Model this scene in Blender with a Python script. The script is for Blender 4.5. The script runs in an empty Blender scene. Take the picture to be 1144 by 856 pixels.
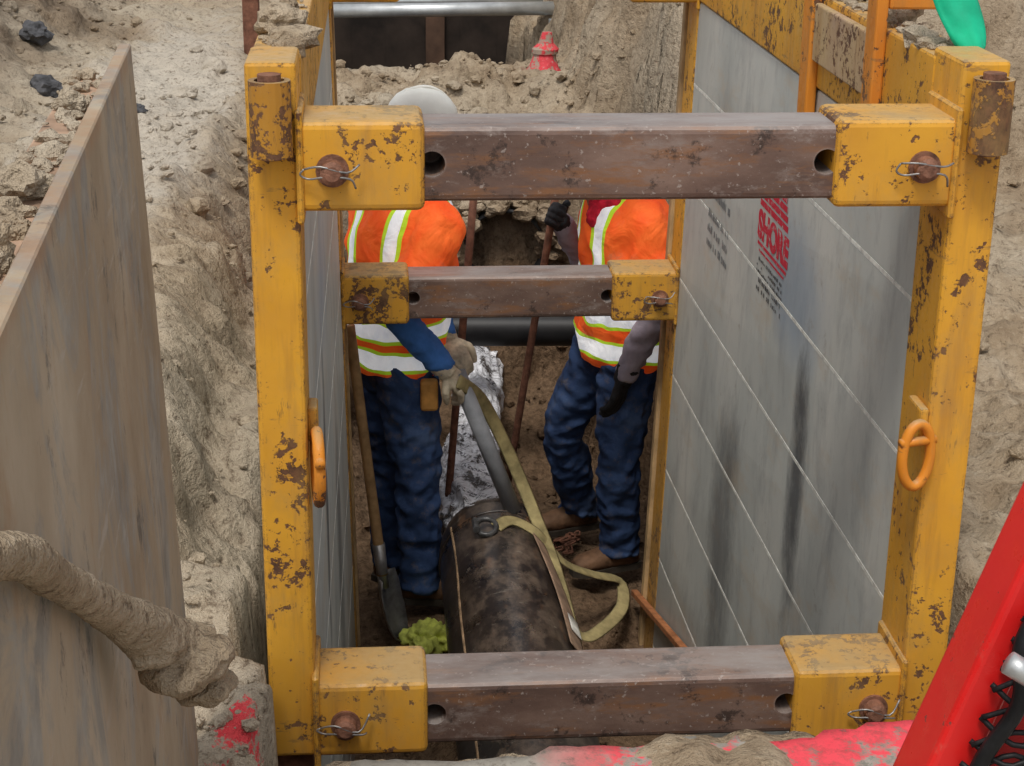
import bpy, bmesh, math, random
from mathutils import Vector, Matrix, noise
random.seed(7)
V=Vector
scene=bpy.context.scene
COL=scene.collection
def link(o): COL.objects.link(o); return o
# ---------------------------------------------------------------- materials
class G:
    def __init__(s,name,rough=.8,metal=0.0,spec=.3):
        s.m=bpy.data.materials.new(name); s.m.use_nodes=True
        s.t=s.m.node_tree; s.b=s.t.nodes['Principled BSDF']
        s.b.inputs['Roughness'].default_value=rough
        s.b.inputs['Metallic'].default_value=metal
        s.b.inputs['Specular IOR Level'].default_value=spec
        s.co=s.t.nodes.new('ShaderNodeTexCoord').outputs['Object']
    def n(s,t): return s.t.nodes.new('ShaderNode'+t)
    def put(s,sock,v):
        if isinstance(v,bpy.types.NodeSocket): s.t.links.new(v,sock)
        else:
            if isinstance(v,(tuple,list)) and len(v)==3 and sock.type=='RGBA': v=(*v,1)
            sock.default_value=v
    def noise(s,scale,detail=4,rough=.6,stretch=None,dist=0,vec=None):
        n=s.n('TexNoise'); n.inputs['Scale'].default_value=scale; n.inputs['Detail'].default_value=detail
        n.inputs['Roughness'].default_value=rough; n.inputs['Distortion'].default_value=dist
        v=vec or s.co
        if stretch:
            m=s.n('Mapping'); m.inputs['Scale'].default_value=stretch; s.t.links.new(v,m.inputs[0]); v=m.outputs[0]
        s.t.links.new(v,n.inputs['Vector']); return n.outputs['Fac']
    def vor(s,scale):
        n=s.n('TexVoronoi'); n.inputs['Scale'].default_value=scale; s.t.links.new(s.co,n.inputs['Vector']); return n.outputs['Distance']
    def ramp(s,f,stops,interp='LINEAR'):
        r=s.n('ValToRGB'); cr=r.color_ramp; cr.interpolation=interp
        while len(cr.elements)<len(stops): cr.elements.new(1)
        for e,(p,c) in zip(cr.elements,stops):
            e.position=p; e.color=(*c,1) if not isinstance(c,(int,float)) else (c,c,c,1)
        s.t.links.new(f,r.inputs[0]); return r.outputs[0]
    def mix(s,f,a,b,mode='MIX'):
        m=s.n('Mix'); m.data_type='RGBA'; m.blend_type=mode
        s.put(m.inputs[0],f); s.put(m.inputs[6],a); s.put(m.inputs[7],b); return m.outputs[2]
    def math(s,op,a,b=0.0,c=None):
        m=s.n('Math'); m.operation=op; s.put(m.inputs[0],a); s.put(m.inputs[1],b)
        if c is not None: s.put(m.inputs[2],c)
        return m.outputs[0]
    def sep(s,v=None):
        m=s.n('SeparateXYZ'); s.t.links.new(v or s.co,m.inputs[0]); return m.outputs
    def up(s,lo=.6,hi=.95):
        g=s.n('NewGeometry'); z=s.sep(g.outputs['Normal'])[2]
        return s.mr(z,lo,hi)
    def edge(s,rad=.007):
        b=s.n('Bevel'); b.samples=3; b.inputs['Radius'].default_value=rad
        g=s.n('NewGeometry'); d=s.n('VectorMath'); d.operation='DOT_PRODUCT'
        s.t.links.new(b.outputs[0],d.inputs[0]); s.t.links.new(g.outputs['True Normal'],d.inputs[1])
        return s.mr(d.outputs['Value'],.985,.90)
    def mr(s,v,lo,hi,a=0.0,b=1.0):
        m=s.n('MapRange'); s.put(m.inputs[0],v); m.inputs[1].default_value=lo; m.inputs[2].default_value=hi
        m.inputs[3].default_value=a; m.inputs[4].default_value=b; return m.outputs[0]
    def col(s,c): s.put(s.b.inputs['Base Color'],c)
    def bump(s,h,strength=.5,dist=.01):
        b=s.n('Bump'); b.inputs['Strength'].default_value=strength; b.inputs['Distance'].default_value=dist
        s.t.links.new(h,b.inputs['Height']); s.t.links.new(b.outputs[0],s.b.inputs['Normal'])
    def spot(s,axes,cen,rad,nz=None,amt=.5,lo=1.15,hi=.75):
        o=s.sep(); acc=None
        for ax,c,r in zip(axes,cen,rad):
            d=s.math('DIVIDE',s.math('SUBTRACT',o[ax],c),r); d=s.math('MULTIPLY',d,d)
            acc=d if acc is None else s.math('ADD',acc,d)
        if nz is not None: acc=s.math('ADD',acc,s.math('MULTIPLY',s.math('SUBTRACT',nz,.5),amt*4))
        return s.mr(acc,lo,hi)
def simple(name,c,rough=.7,metal=0,var=.25,scale=20,bump=.2,spec=.3,bd=.004):
    g=G(name,rough,metal,spec); n=g.noise(scale)
    d=tuple(x*(1-var) for x in c); l=tuple(min(1,x*(1+var)) for x in c)
    g.col(g.ramp(n,[(.3,d),(.7,l)])); g.bump(g.noise(scale*4,3),bump,bd); return g.m

def mat_yellow(name='yellow_steel_paint',base=(.82,.42,.034),chip=.595,wear=True):
    g=G(name,.48,0,.4)
    a=g.noise(3,4); c=g.ramp(a,[(.3,(base[0]*.76,base[1]*.70,base[2])),(.7,base)])
    big=g.noise(17,6,.72,dist=.3); small=g.noise(60,4,.7); reg=g.noise(2.3,3,.5)
    k=g.math('ADD',g.math('MULTIPLY',big,.6),g.math('MULTIPLY',small,.4))
    k=g.math('ADD',k,g.mr(reg,.35,.65,-.05,.045))
    if wear: k=g.math('ADD',k,g.math('MULTIPLY',g.edge(),g.mr(small,.35,.65,.02,.15)))
    chipm=g.mr(k,chip-.045,chip-.025)
    streak=g.noise(22,5,.65,stretch=(1,1,.10)); sm=g.mr(streak,.52,.72,0,.6)
    c=g.mix(sm,c,(.36,.17,.045))
    sc=g.noise(26,5,.75,stretch=(.25,.25,1)); c=g.mix(g.mr(sc,.62,.68,0,.6),c,(.22,.12,.06))
    sc2=g.noise(34,5,.75,stretch=(1,1,.2)); c=g.mix(g.mr(sc2,.64,.69,0,.6),c,(.14,.075,.04))
    c=g.mix(chipm,c,g.ramp(small,[(.35,(.05,.026,.018)),(.65,(.18,.085,.042))]))
    dirt=g.math('MULTIPLY',g.up(.5,.9),g.mr(g.noise(6,5),.3,.6,.15,.8))
    c=g.mix(dirt,c,(.42,.31,.16))
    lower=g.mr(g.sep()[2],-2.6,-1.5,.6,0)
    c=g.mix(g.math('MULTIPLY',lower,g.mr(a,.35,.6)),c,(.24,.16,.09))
    gm=g.mr(g.noise(11,6,.7,stretch=(1,1,.5)),.5,.75,0,.5); c=g.mix(gm,c,(.44,.28,.10))
    g.col(c); g.put(g.b.inputs['Roughness'],g.mr(k,.4,.6,.38,.85))
    g.bump(g.math('SUBTRACT',g.math('MULTIPLY',small,.25),chipm),.5,.0025); return g.m
YEL=mat_yellow()
ORG=mat_yellow('orange_steel_paint',(.82,.30,.024),.62,False)
def mat_spreader():
    g=G('rusty_spreader_steel',.5,.15,.45)
    n=g.noise(5,7,.65,stretch=(.5,1,1.3)); c=g.ramp(n,[(.3,(.080,.050,.040)),(.5,(.165,.103,.080)),(.68,(.27,.18,.140))])
    sp=g.noise(16,7,.75,stretch=(.5,1,1)); c=g.mix(g.mr(sp,.54,.67,0,.75),c,(.31,.255,.225))
    sp2=g.noise(30,5,.7,stretch=(.2,1,1)); c=g.mix(g.mr(sp2,.52,.66,0,.85),c,(.27,.125,.055))
    sp3=g.noise(11,7,.75); c=g.mix(g.mr(sp3,.56,.62,0,.8),c,(.04,.028,.024))
    sp4=g.noise(80,3,.6); c=g.mix(g.mr(sp4,.62,.68,0,.7),c,(.42,.36,.32))
    c=g.mix(g.math('MULTIPLY',g.up(.5,.9),g.mr(g.noise(8,7,.7,stretch=(.3,1,1)),.36,.62,.2,.92)),c,(.36,.325,.305))
    c=g.mix(g.math('MULTIPLY',g.edge(.006),g.mr(sp2,.4,.6,.1,.6)),c,(.40,.36,.33))
    g.col(c); g.bump(g.noise(70,4),.4,.002); return g.m
SPR=mat_spreader()
def mat_panel():
    g=G('scuffed_grey_panel',.55,0,.3)
    n=g.noise(2.2,6,.6,stretch=(1,1,.6)); c=g.ramp(n,[(.28,(.45,.475,.455)),(.5,(.57,.59,.555)),(.72,(.69,.685,.63))])
    st=g.noise(7,8,.75,stretch=(1,1.3,.5),dist=.4); c=g.mix(g.mr(st,.50,.70,0,.55),c,(.29,.30,.30))
    st2=g.noise(5,7,.7,stretch=(1,.5,1.2)); c=g.mix(g.mr(st2,.53,.70,0,.65),c,(.57,.48,.36))
    pw=g.spot((1,2),(4.0,-1.22),(.28,.16),n,1.0,1.8,.2); c=g.mix(g.math('MULTIPLY',pw,.45),c,(.24,.35,.50))
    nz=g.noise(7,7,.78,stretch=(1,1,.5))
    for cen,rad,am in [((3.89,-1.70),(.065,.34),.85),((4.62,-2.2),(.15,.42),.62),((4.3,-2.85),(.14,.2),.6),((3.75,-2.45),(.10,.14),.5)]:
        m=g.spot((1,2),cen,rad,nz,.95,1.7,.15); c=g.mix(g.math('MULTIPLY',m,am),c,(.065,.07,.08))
    low=g.mr(g.sep()[2],-3.1,-2.5,.85,0); c=g.mix(g.math('MULTIPLY',low,g.mr(n,.3,.6,.4,1)),c,(.24,.17,.11))
    ds=g.noise(16,7,.8); c=g.mix(g.mr(ds,.60,.68,0,.4),c,(.30,.25,.19))
    g.col(c); g.bump(g.noise(30,4),.25,.002); return g.m
PAN=mat_panel()
SEAM=simple('pale_seam_caulk',(.80,.78,.71),.8,var=.3,scale=30)
def mat_ply():
    g=G('rust_stained_sheet_face',.65,0,.25)
    n=g.noise(3,7,.65,stretch=(1,.8,.6)); c=g.ramp(n,[(.3,(.27,.20,.13)),(.48,(.39,.31,.215)),(.7,(.51,.43,.32))])
    scr=g.noise(3.0,8,.74,stretch=(1,1.2,.75),dist=1.0); c=g.mix(g.mr(scr,.48,.57,0,.85),c,g.ramp(g.noise(14,6),[(.3,(.20,.195,.18)),(.7,(.41,.395,.35))]))
    r=g.noise(6,6,.7,stretch=(1,1,.6)); c=g.mix(g.mr(r,.58,.71,0,.5),c,(.36,.20,.09))
    sp=g.noise(7,8,.8,stretch=(1,1.2,.8)); c=g.mix(g.mr(sp,.58,.65,0,.75),c,(.09,.085,.08))
    sc=g.noise(30,5,.7,stretch=(1,.15,1.2)); c=g.mix(g.mr(sc,.60,.7,0,.5),c,(.52,.48,.42))
    rim=g.mr(g.sep()[2],-.44,-.425); c=g.mix(g.math('MULTIPLY',rim,g.mr(r,.42,.6,0,.6)),c,(.38,.22,.12))
    g.col(c); g.bump(g.noise(40,4,.6),.25,.002); return g.m
PLY=mat_ply()
def mat_dirt(name,paint=False,deepen=True,light=1.0,spoil=True):
    g=G(name,.95,0,.08)
    big=g.noise(.9,3,.6); med=g.noise(5,5,.68); fine=g.noise(34,4,.78)
    L=lambda *c: tuple(x*light for x in c)
    c=g.ramp(med,[(.28,L(.235,.17,.11)),(.5,L(.36,.28,.19)),(.72,L(.50,.41,.30))])
    c=g.mix(g.mr(big,.42,.62,0,.65),c,L(.49,.43,.335))
    if spoil:
        pa=g.spot((0,1),(-1.02,8.0),(.42,3.0),med,.5,1.4,.6); c=g.mix(g.math('MULTIPLY',pa,.7),c,(.58,.53,.45))
    c=g.mix(g.mr(fine,.33,.47,.75,0),c,L(.115,.08,.052))
    c=g.mix(g.mr(fine,.59,.73,0,.5),c,L(.62,.54,.42))
    if spoil:
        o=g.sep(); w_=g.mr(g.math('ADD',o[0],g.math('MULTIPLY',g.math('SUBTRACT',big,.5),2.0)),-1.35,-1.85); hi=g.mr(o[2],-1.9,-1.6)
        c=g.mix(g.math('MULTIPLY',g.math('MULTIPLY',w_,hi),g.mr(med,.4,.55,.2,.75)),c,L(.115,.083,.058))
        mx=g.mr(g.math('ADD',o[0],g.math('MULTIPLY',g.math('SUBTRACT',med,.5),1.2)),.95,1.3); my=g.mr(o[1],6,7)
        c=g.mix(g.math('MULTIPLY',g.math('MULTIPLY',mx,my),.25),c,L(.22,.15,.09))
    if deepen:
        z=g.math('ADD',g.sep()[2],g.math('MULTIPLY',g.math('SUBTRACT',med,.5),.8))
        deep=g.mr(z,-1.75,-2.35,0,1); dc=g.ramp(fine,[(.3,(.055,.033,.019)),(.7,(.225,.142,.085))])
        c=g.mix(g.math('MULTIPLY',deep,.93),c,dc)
    if paint:
        nz=g.noise(55,4,.8)
        for cen,rad in [((-.25,2.66),(.035,.05)),((-.235,2.54),(.045,.05)),((-.215,2.45),(.03,.04)),((-.29,2.5),(.02,.03))]:
            m=g.spot((0,1),cen,rad,nz,1.6,1.3,.7); c=g.mix(g.math('MULTIPLY',m,.85),c,(.82,.035,.06))
    g.col(c)
    h=g.math('ADD',g.math('MULTIPLY',fine,.6),med)
    if paint: h=g.math('ADD',h,g.math('MULTIPLY',g.vor(24),-.18))
    g.bump(h,.9,.035); return g.m
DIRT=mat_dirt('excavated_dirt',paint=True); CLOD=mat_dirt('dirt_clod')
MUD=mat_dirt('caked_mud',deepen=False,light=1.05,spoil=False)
def mat_pave():
    g=G('broken_concrete_paint',.9,0,.15)
    n=g.noise(6,7,.7); c=g.ramp(n,[(.3,(.21,.19,.16)),(.5,(.34,.315,.27)),(.7,(.46,.435,.38))])
    q=g.noise(34,5,.75); c=g.mix(g.mr(q,.36,.46,.6,0),c,(.12,.10,.08))
    p=g.noise(3.4,4,.6,stretch=(1,.6,1))
    k=g.math('ADD',p,g.math('MULTIPLY',g.math('SUBTRACT',q,.5),.55))
    o=g.sep()
    band=g.mr(g.math('ADD',o[1],g.math('MULTIPLY',g.math('SUBTRACT',n,.5),.25)),2.28,2.40)
    band=g.math('MULTIPLY',band,g.mr(o[0],.24,.40))
    m=g.math('MULTIPLY',g.mr(k,.43,.50),band); c=g.mix(g.math('MULTIPLY',m,.88),c,g.ramp(q,[(.35,(.50,.05,.06)),(.55,(.92,.055,.09))]))
    g.col(c); g.bump(g.math('ADD',n,g.math('MULTIPLY',q,.4)),.6,.010); return g.m
PAVE=mat_pave()
def mat_pipe():
    g=G('black_coated_pipe',.35,0,.55)
    n=g.noise(6,6,.65); c=g.ramp(n,[(.35,(.014,.011,.010)),(.6,(.034,.025,.021)),(.78,(.11,.072,.05))])
    d=g.math('MULTIPLY',g.up(.35,.98),g.mr(g.noise(9,7,.75,stretch=(1,.6,1)),.46,.64,0,.62)); c=g.mix(d,c,(.25,.185,.135))
    s2=g.noise(18,6,.7,stretch=(1,.3,1)); c=g.mix(g.mr(s2,.59,.68,0,.6),c,(.18,.095,.05))
    s3=g.noise(40,5,.7,stretch=(.3,1,1)); c=g.mix(g.mr(s3,.63,.68,0,.5),c,(.32,.28,.23))
    g.col(c); g.put(g.b.inputs['Roughness'],g.mr(n,.3,.7,.18,.5)); g.bump(g.noise(40,4),.15,.002); return g.m
PIPE=mat_pipe()
def mat_wrap():
    g=G('white_printed_plastic_wrap',.2,0,.6)
    n=g.noise(7,3,.5); c=g.ramp(n,[(.3,(.55,.56,.60)),(.7,(.90,.90,.93))])
    w=g.n('TexWave'); w.wave_type='BANDS'; w.bands_direction='DIAGONAL'; w.inputs['Scale'].default_value=5; w.inputs['Distortion'].default_value=1.5; w.inputs['Detail'].default_value=1
    g.t.links.new(g.co,w.inputs['Vector'])
    ink=g.math('MULTIPLY',g.mr(w.outputs['Fac'],.72,.76),g.mr(g.noise(100,1,.5),.50,.53))
    ink=g.math('MULTIPLY',ink,g.mr(g.noise(4,2),.48,.52))
    c=g.mix(g.math('MULTIPLY',ink,.85),c,(.03,.03,.035))
    c=g.mix(g.mr(g.noise(6,5,.65,stretch=(1.6,.8,1)),.54,.60,0,.95),c,(.035,.028,.024))
    g.col(c); g.bump(g.noise(13,2,.5,dist=2.5),.9,.03); return g.m
WRAP=mat_wrap()
def mat_jeans():
    g=G('blue_denim',.85,0,.2)
    n=g.noise(5,5,.6); c=g.ramp(n,[(.3,(.020,.038,.095)),(.55,(.042,.078,.18)),(.78,(.13,.19,.33))])
    c=g.mix(g.mr(g.noise(16,6,.75),.54,.68,0,.55),c,(.15,.125,.10)); g.col(c)
    g.bump(g.math('ADD',g.noise(9,4,.5,dist=1.0),g.math('MULTIPLY',g.noise(200,2),.08)),.6,.02); return g.m
JEAN=mat_jeans()
SKIN=simple('skin',(.38,.20,.12),.5,var=.1,scale=30,bump=.1)
BLUE=simple('blue_work_shirt',(.06,.18,.50),.85,var=.35,scale=9,bump=.4,bd=.01)
GREYS=simple('grey_work_shirt',(.34,.31,.37),.85,var=.3,scale=9,bump=.4,bd=.01)
HAT=simple('white_hard_hat_plastic',(.78,.78,.73),.35,var=.10,scale=12,bump=.05)
GLOVC=simple('cream_leather_glove',(.58,.50,.37),.85,var=.4,scale=25,bump=.4)
GLOVB=simple('black_work_glove',(.022,.022,.025),.8,var=.4,scale=25,bump=.4)
BOOT=simple('brown_leather_boot',(.14,.075,.04),.7,var=.5,scale=18,bump=.3)
SOLE=simple('dark_rubber_sole',(.05,.04,.03),.85)
TAN=simple('orange_tan_leather',(.50,.24,.06),.7,var=.3)
REDB=simple('red_bandana_cloth',(.55,.015,.04),.85,var=.45,scale=40)
BLK=simple('black_rubber',(.012,.012,.013),.5,var=.5,scale=30)
GREYP=simple('grey_plastic_conduit',(.24,.25,.27),.45,var=.2,scale=15)
ALU=simple('galvanised_metal',(.55,.57,.57),.4,.6,var=.25,scale=8)
STEEL=simple('worn_bare_steel',(.30,.29,.28),.4,.6,var=.4,scale=20)
DSTEEL=simple('dark_forged_steel',(.10,.10,.10),.4,.5,var=.5,scale=30)
RUST=simple('rusty_iron',(.18,.08,.05),.8,.1,var=.5,scale=30,bump=.5)
RUSTD=simple('dusty_rusty_channel',(.42,.28,.19),.85,.0,var=.45,scale=12,bump=.5)
WOOD=simple('weathered_wood',(.36,.22,.10),.8,var=.35,scale=18)
TANW=simple('tan_timber_strip',(.46,.31,.155),.8,var=.35,scale=10)
SHEET=simple('shade_dark_sheeting',(.030,.021,.016),.85,var=.6,scale=4)  # near-black tone puts the far excavation's shade into the boards
STRAP=simple('dirty_olive_webbing',(.31,.255,.12),.9,var=.5,scale=14,bump=.5)
STRAPB=simple('brown_webbing',(.28,.185,.125),.9,var=.4,scale=14,bump=.5)
RAGM=simple('lime_cloth',(.55,.60,.12),.85,var=.5,scale=20,bump=.4)
GREEN=simple('green_plastic',(.01,.48,.26),.4,var=.25,scale=12,bump=.15)
def mat_red():
    g=G('glossy_red_paint',.28,0,.5); n=g.noise(5,5)
    c=g.ramp(n,[(.3,(.70,.014,.014)),(.7,(.86,.025,.02))])
    c=g.mix(g.mr(g.noise(12,7,.75,stretch=(1,1,.6)),.57,.75,0,.5),c,(.45,.22,.16))
    c=g.mix(g.mr(g.noise(50,4,.7),.65,.69,0,.8),c,(.13,.06,.05))
    g.col(c); g.put(g.b.inputs['Roughness'],g.mr(g.noise(12,4,.75),.4,.7,.25,.6)); return g.m
REDP=mat_red()
def mat_pinkp():
    g=G('dusty_pink_paint',.85,0,.2); n=g.noise(16,5,.7)
    g.col(g.ramp(n,[(.44,(.36,.28,.22)),(.50,(.62,.06,.07)),(.62,(.74,.09,.11)),(.68,(.5,.4,.35))])); g.bump(n,.6,.02); return g.m
PINK=mat_pinkp()
def mat_ink(name,col):
    g=G(name,.7,0,.2); n=g.noise(45,5,.75)
    g.col(g.ramp(n,[(.36,(.54,.54,.51)),(.44,col),(1,col)])); return g.m
LOGOR=mat_ink('red_stencil_ink',(.66,.03,.06)); LOGOB=mat_ink('black_stencil_ink',(.06,.06,.065)); LOGOG=mat_ink('grey_stencil_ink',(.22,.23,.24))
PINR=simple('rusty_pin',(.23,.11,.07),.65,.2,var=.5,scale=40,bump=.5)
EYE=simple('eye_white',(.7,.7,.68),.2,var=.05)
MORT=simple('grey_rock',(.08,.08,.085),.85,var=.5,scale=20,bump=.6,bd=.01)

def mat_vest(name,r,bands,vs,hw):
    g=G(name,.7,0,.25)
    n=g.noise(7,4); c=g.ramp(n,[(.3,(.95,.085,.012)),(.7,(1.0,.18,.03))])
    o=g.sep(); z=g.math('ADD',o[2],g.math('MULTIPLY',g.math('SUBTRACT',g.noise(4,2),.5),.07))
    s=g.math('ADD',g.math('MULTIPLY',o[0],r[0]),g.math('MULTIPLY',o[1],r[1])); s=g.math('ABSOLUTE',s)
    def band(v,c,hw):
        d=g.math('ABSOLUTE',g.math('SUBTRACT',v,c)); return g.math('LESS_THAN',d,hw)
    up=g.math('GREATER_THAN',o[2],1.13)
    L=g.math('MULTIPLY',band(s,vs,hw+.014),up); S=g.math('MULTIPLY',band(s,vs,hw),up)
    for b in bands:
        L=g.math('MAXIMUM',L,band(z,b,hw+.015)); S=g.math('MAXIMUM',S,band(z,b,hw+.003))
    c=g.mix(L,c,(.55,.85,.04)); c=g.mix(S,c,g.ramp(g.noise(12,4),[(.3,(.62,.65,.70)),(.7,(.96,.97,.98))]))
    c=g.mix(g.mr(g.noise(12,5,.7),.58,.73,0,.45),c,(.42,.20,.12))
    g.col(c)
    g.put(g.b.inputs['Emission Color'],c); g.put(g.b.inputs['Emission Strength'],g.math('ADD',g.math('MULTIPLY',S,.22),.10))  # added glow on cloth and stripes, imitating flash thrown back by the tape
    g.bump(g.noise(9,4,.5,dist=.8),.7,.03); return g.m

# ---------------------------------------------------------------- mesh helpers
def mk(name,vs,fs,mat,parent=None,smooth=False):
    me=bpy.data.meshes.new(name); me.from_pydata([tuple(v) for v in vs],[],fs); me.update()
    for m in (mat if isinstance(mat,list) else [mat]): me.materials.append(m)
    if smooth: me.polygons.foreach_set('use_smooth',[True]*len(me.polygons))
    o=bpy.data.objects.new(name,me); link(o)
    if parent: par(o,parent)
    return o
def par(o,p):
    o.parent=p
    if p.type=='EMPTY' and not p.get('_local'): o.matrix_parent_inverse=Matrix.Translation(-p.location)
def top(name,loc,label,cat,group=None,local=False):
    e=bpy.data.objects.new(name,None); e.location=loc; e.empty_display_size=.1; link(e)
    e['label']=label; e['category']=cat
    if local: e['_local']=1
    if group: e['group']=group
    return e
def tag(o,label,cat,group=None):
    o['label']=label; o['category']=cat
    if group: o['group']=group
    return o
def evalmesh(o):
    dg=bpy.context.evaluated_depsgraph_get()
    me=bpy.data.meshes.new_from_object(o.evaluated_get(dg)); o.modifiers.clear(); o.data=me
def bevel_hex(c8,bev=.005,seg=2):
    bm=bmesh.new(); v=[bm.verts.new(p) for p in c8]
    for f in [(0,3,2,1),(4,5,6,7),(0,1,5,4),(1,2,6,5),(2,3,7,6),(3,0,4,7)]: bm.faces.new([v[i] for i in f])
    bmesh.ops.recalc_face_normals(bm,faces=bm.faces)
    if bev: bmesh.ops.bevel(bm,geom=list(bm.edges),offset=bev,segments=seg,affect='EDGES',profile=.5)
    bm.verts.index_update(); vs=[tuple(x.co) for x in bm.verts]; fs=[[x.index for x in f.verts] for f in bm.faces]; bm.free()
    return vs,fs
def c8(x0,x1,y0,y1,z0,z1):
    return [(x0,y0,z0),(x1,y0,z0),(x1,y1,z0),(x0,y1,z0),(x0,y0,z1),(x1,y0,z1),(x1,y1,z1),(x0,y1,z1)]
def join(parts):
    vs=[];fs=[]
    for v,f in parts:
        b=len(vs); vs+=list(v); fs+=[[i+b for i in q] for q in f]
    return vs,fs
def box(name,x0,x1,y0,y1,z0,z1,mat,parent=None,bev=.005,seg=2):
    v,f=bevel_hex(c8(x0,x1,y0,y1,z0,z1),bev,seg); return mk(name,v,f,mat,parent)
def crs(pts,rad,k=4):
    P=[];R=[]
    n=len(pts)
    for i in range(n-1):
        p0=pts[max(i-1,0)];p1=pts[i];p2=pts[i+1];p3=pts[min(i+2,n-1)]
        for j in range(k):
            t=j/k
            P.append(.5*((2*p1)+(-p0+p2)*t+(2*p0-5*p1+4*p2-p3)*t*t+(-p0+3*p1-3*p2+p3)*t**3)); R.append(rad[i]*(1-t)+rad[i+1]*t)
    P.append(pts[-1]);R.append(rad[-1]); return P,R
def tube(pts,rad,seg=12,k=4,flat=None,up=None,closed=False):
    pts=[V(p) for p in pts]
    if not isinstance(rad,(list,tuple)): rad=[rad]*len(pts)
    if k>1 and len(pts)>2: pts,rad=crs(pts,rad,k)
    vs=[];fs=[];n=len(pts)
    u=V(up) if up else None; prev=None
    for i in range(n):
        d=(pts[min(i+1,n-1)]-pts[max(i-1,0)]).normalized()
        if closed: d=(pts[(i+1)%n]-pts[i-1]).normalized()
        if u is None:
            ref=prev if prev else (V((0,0,1)) if abs(d.z)<.9 else V((1,0,0)))
        else: ref=u
        a=(ref-d*ref.dot(d)).normalized(); b=d.cross(a); prev=a
        for j in range(seg):
            t=2*math.pi*j/seg
            if flat: vs.append(pts[i]+a*math.cos(t)*flat+b*math.sin(t)*rad[i])
            else: vs.append(pts[i]+(a*math.cos(t)+b*math.sin(t))*rad[i])
    m=n if closed else n-1
    for i in range(m):
        for j in range(seg):
            i2=(i+1)%n
            fs.append([i*seg+j,i*seg+(j+1)%seg,i2*seg+(j+1)%seg,i2*seg+j])
    if not closed:
        fs.append([j for j in range(seg)][::-1]); fs.append([(n-1)*seg+j for j in range(seg)])
    return vs,fs
def loft(secs,seg=20):
    vs=[];fs=[];n=len(secs)
    for c,a,b in secs:
        for j in range(seg):
            t=2*math.pi*j/seg; vs.append(V(c)+V(a)*math.cos(t)+V(b)*math.sin(t))
    for i in range(n-1):
        for j in range(seg): fs.append([i*seg+j,i*seg+(j+1)%seg,(i+1)*seg+(j+1)%seg,(i+1)*seg+j])
    fs.append(list(range(seg))[::-1]); fs.append([(n-1)*seg+j for j in range(seg)]); return vs,fs
def ball(c,r,sx=1,sy=1,sz=1,seg=14,rings=8,R=None):
    vs=[];fs=[]; c=V(c)
    for i in range(1,rings):
        p=math.pi*i/rings
        for j in range(seg):
            t=2*math.pi*j/seg; q=V((math.sin(p)*math.cos(t)*sx,math.sin(p)*math.sin(t)*sy,math.cos(p)*sz))*r
            if R: q=R@q
            vs.append(c+q)
    tp=V((0,0,sz*r)); bt=V((0,0,-sz*r))
    if R: tp=R@tp; bt=R@bt
    vs.append(c+tp); vs.append(c+bt); T=len(vs)-2;B=T+1
    for i in range(rings-2):
        for j in range(seg): fs.append([i*seg+j,(i+1)*seg+j,(i+1)*seg+(j+1)%seg,i*seg+(j+1)%seg])
    for j in range(seg):
        fs.append([T,j,(j+1)%seg]); fs.append([B,(rings-2)*seg+(j+1)%seg,(rings-2)*seg+j])
    return vs,fs
def remesh(name,parts,voxel,mat,parent=None,sm=4,wr=0,ws=12,stretch=(1,1,1)):
    v,f=join(parts); o=mk(name,v,f,mat)
    bm=bmesh.new(); bm.from_mesh(o.data); bmesh.ops.recalc_face_normals(bm,faces=bm.faces); bm.to_mesh(o.data); bm.free()
    m=o.modifiers.new('r','REMESH'); m.mode='VOXEL'; m.voxel_size=voxel
    s=o.modifiers.new('s','SMOOTH'); s.iterations=sm; s.factor=.5
    evalmesh(o); me=o.data
    if not me.materials: me.materials.append(mat)
    if wr:
        ns=[vv.normal.copy() for vv in me.vertices]
        for vv,nn in zip(me.vertices,ns):
            p=V((vv.co.x*stretch[0],vv.co.y*stretch[1],vv.co.z*stretch[2]))*ws
            w_=noise.noise_vector(p*.5)*.6
            a=1-abs(noise.noise(p+w_))*2.2
            vv.co+=nn*(a*.55+.5*noise.noise(p*2.3))*wr
    me.polygons.foreach_set('use_smooth',[True]*len(me.polygons)); me.update()
    if parent: par(o,parent)
    return o
def sstep(a,b,x):
    t=max(0,min(1,(x-a)/(b-a))); return t*t*(3-2*t)
def fb(x,y,z=0,o=4): return noise.fractal(V((x,y,z)),.9,2.1,o)

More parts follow.
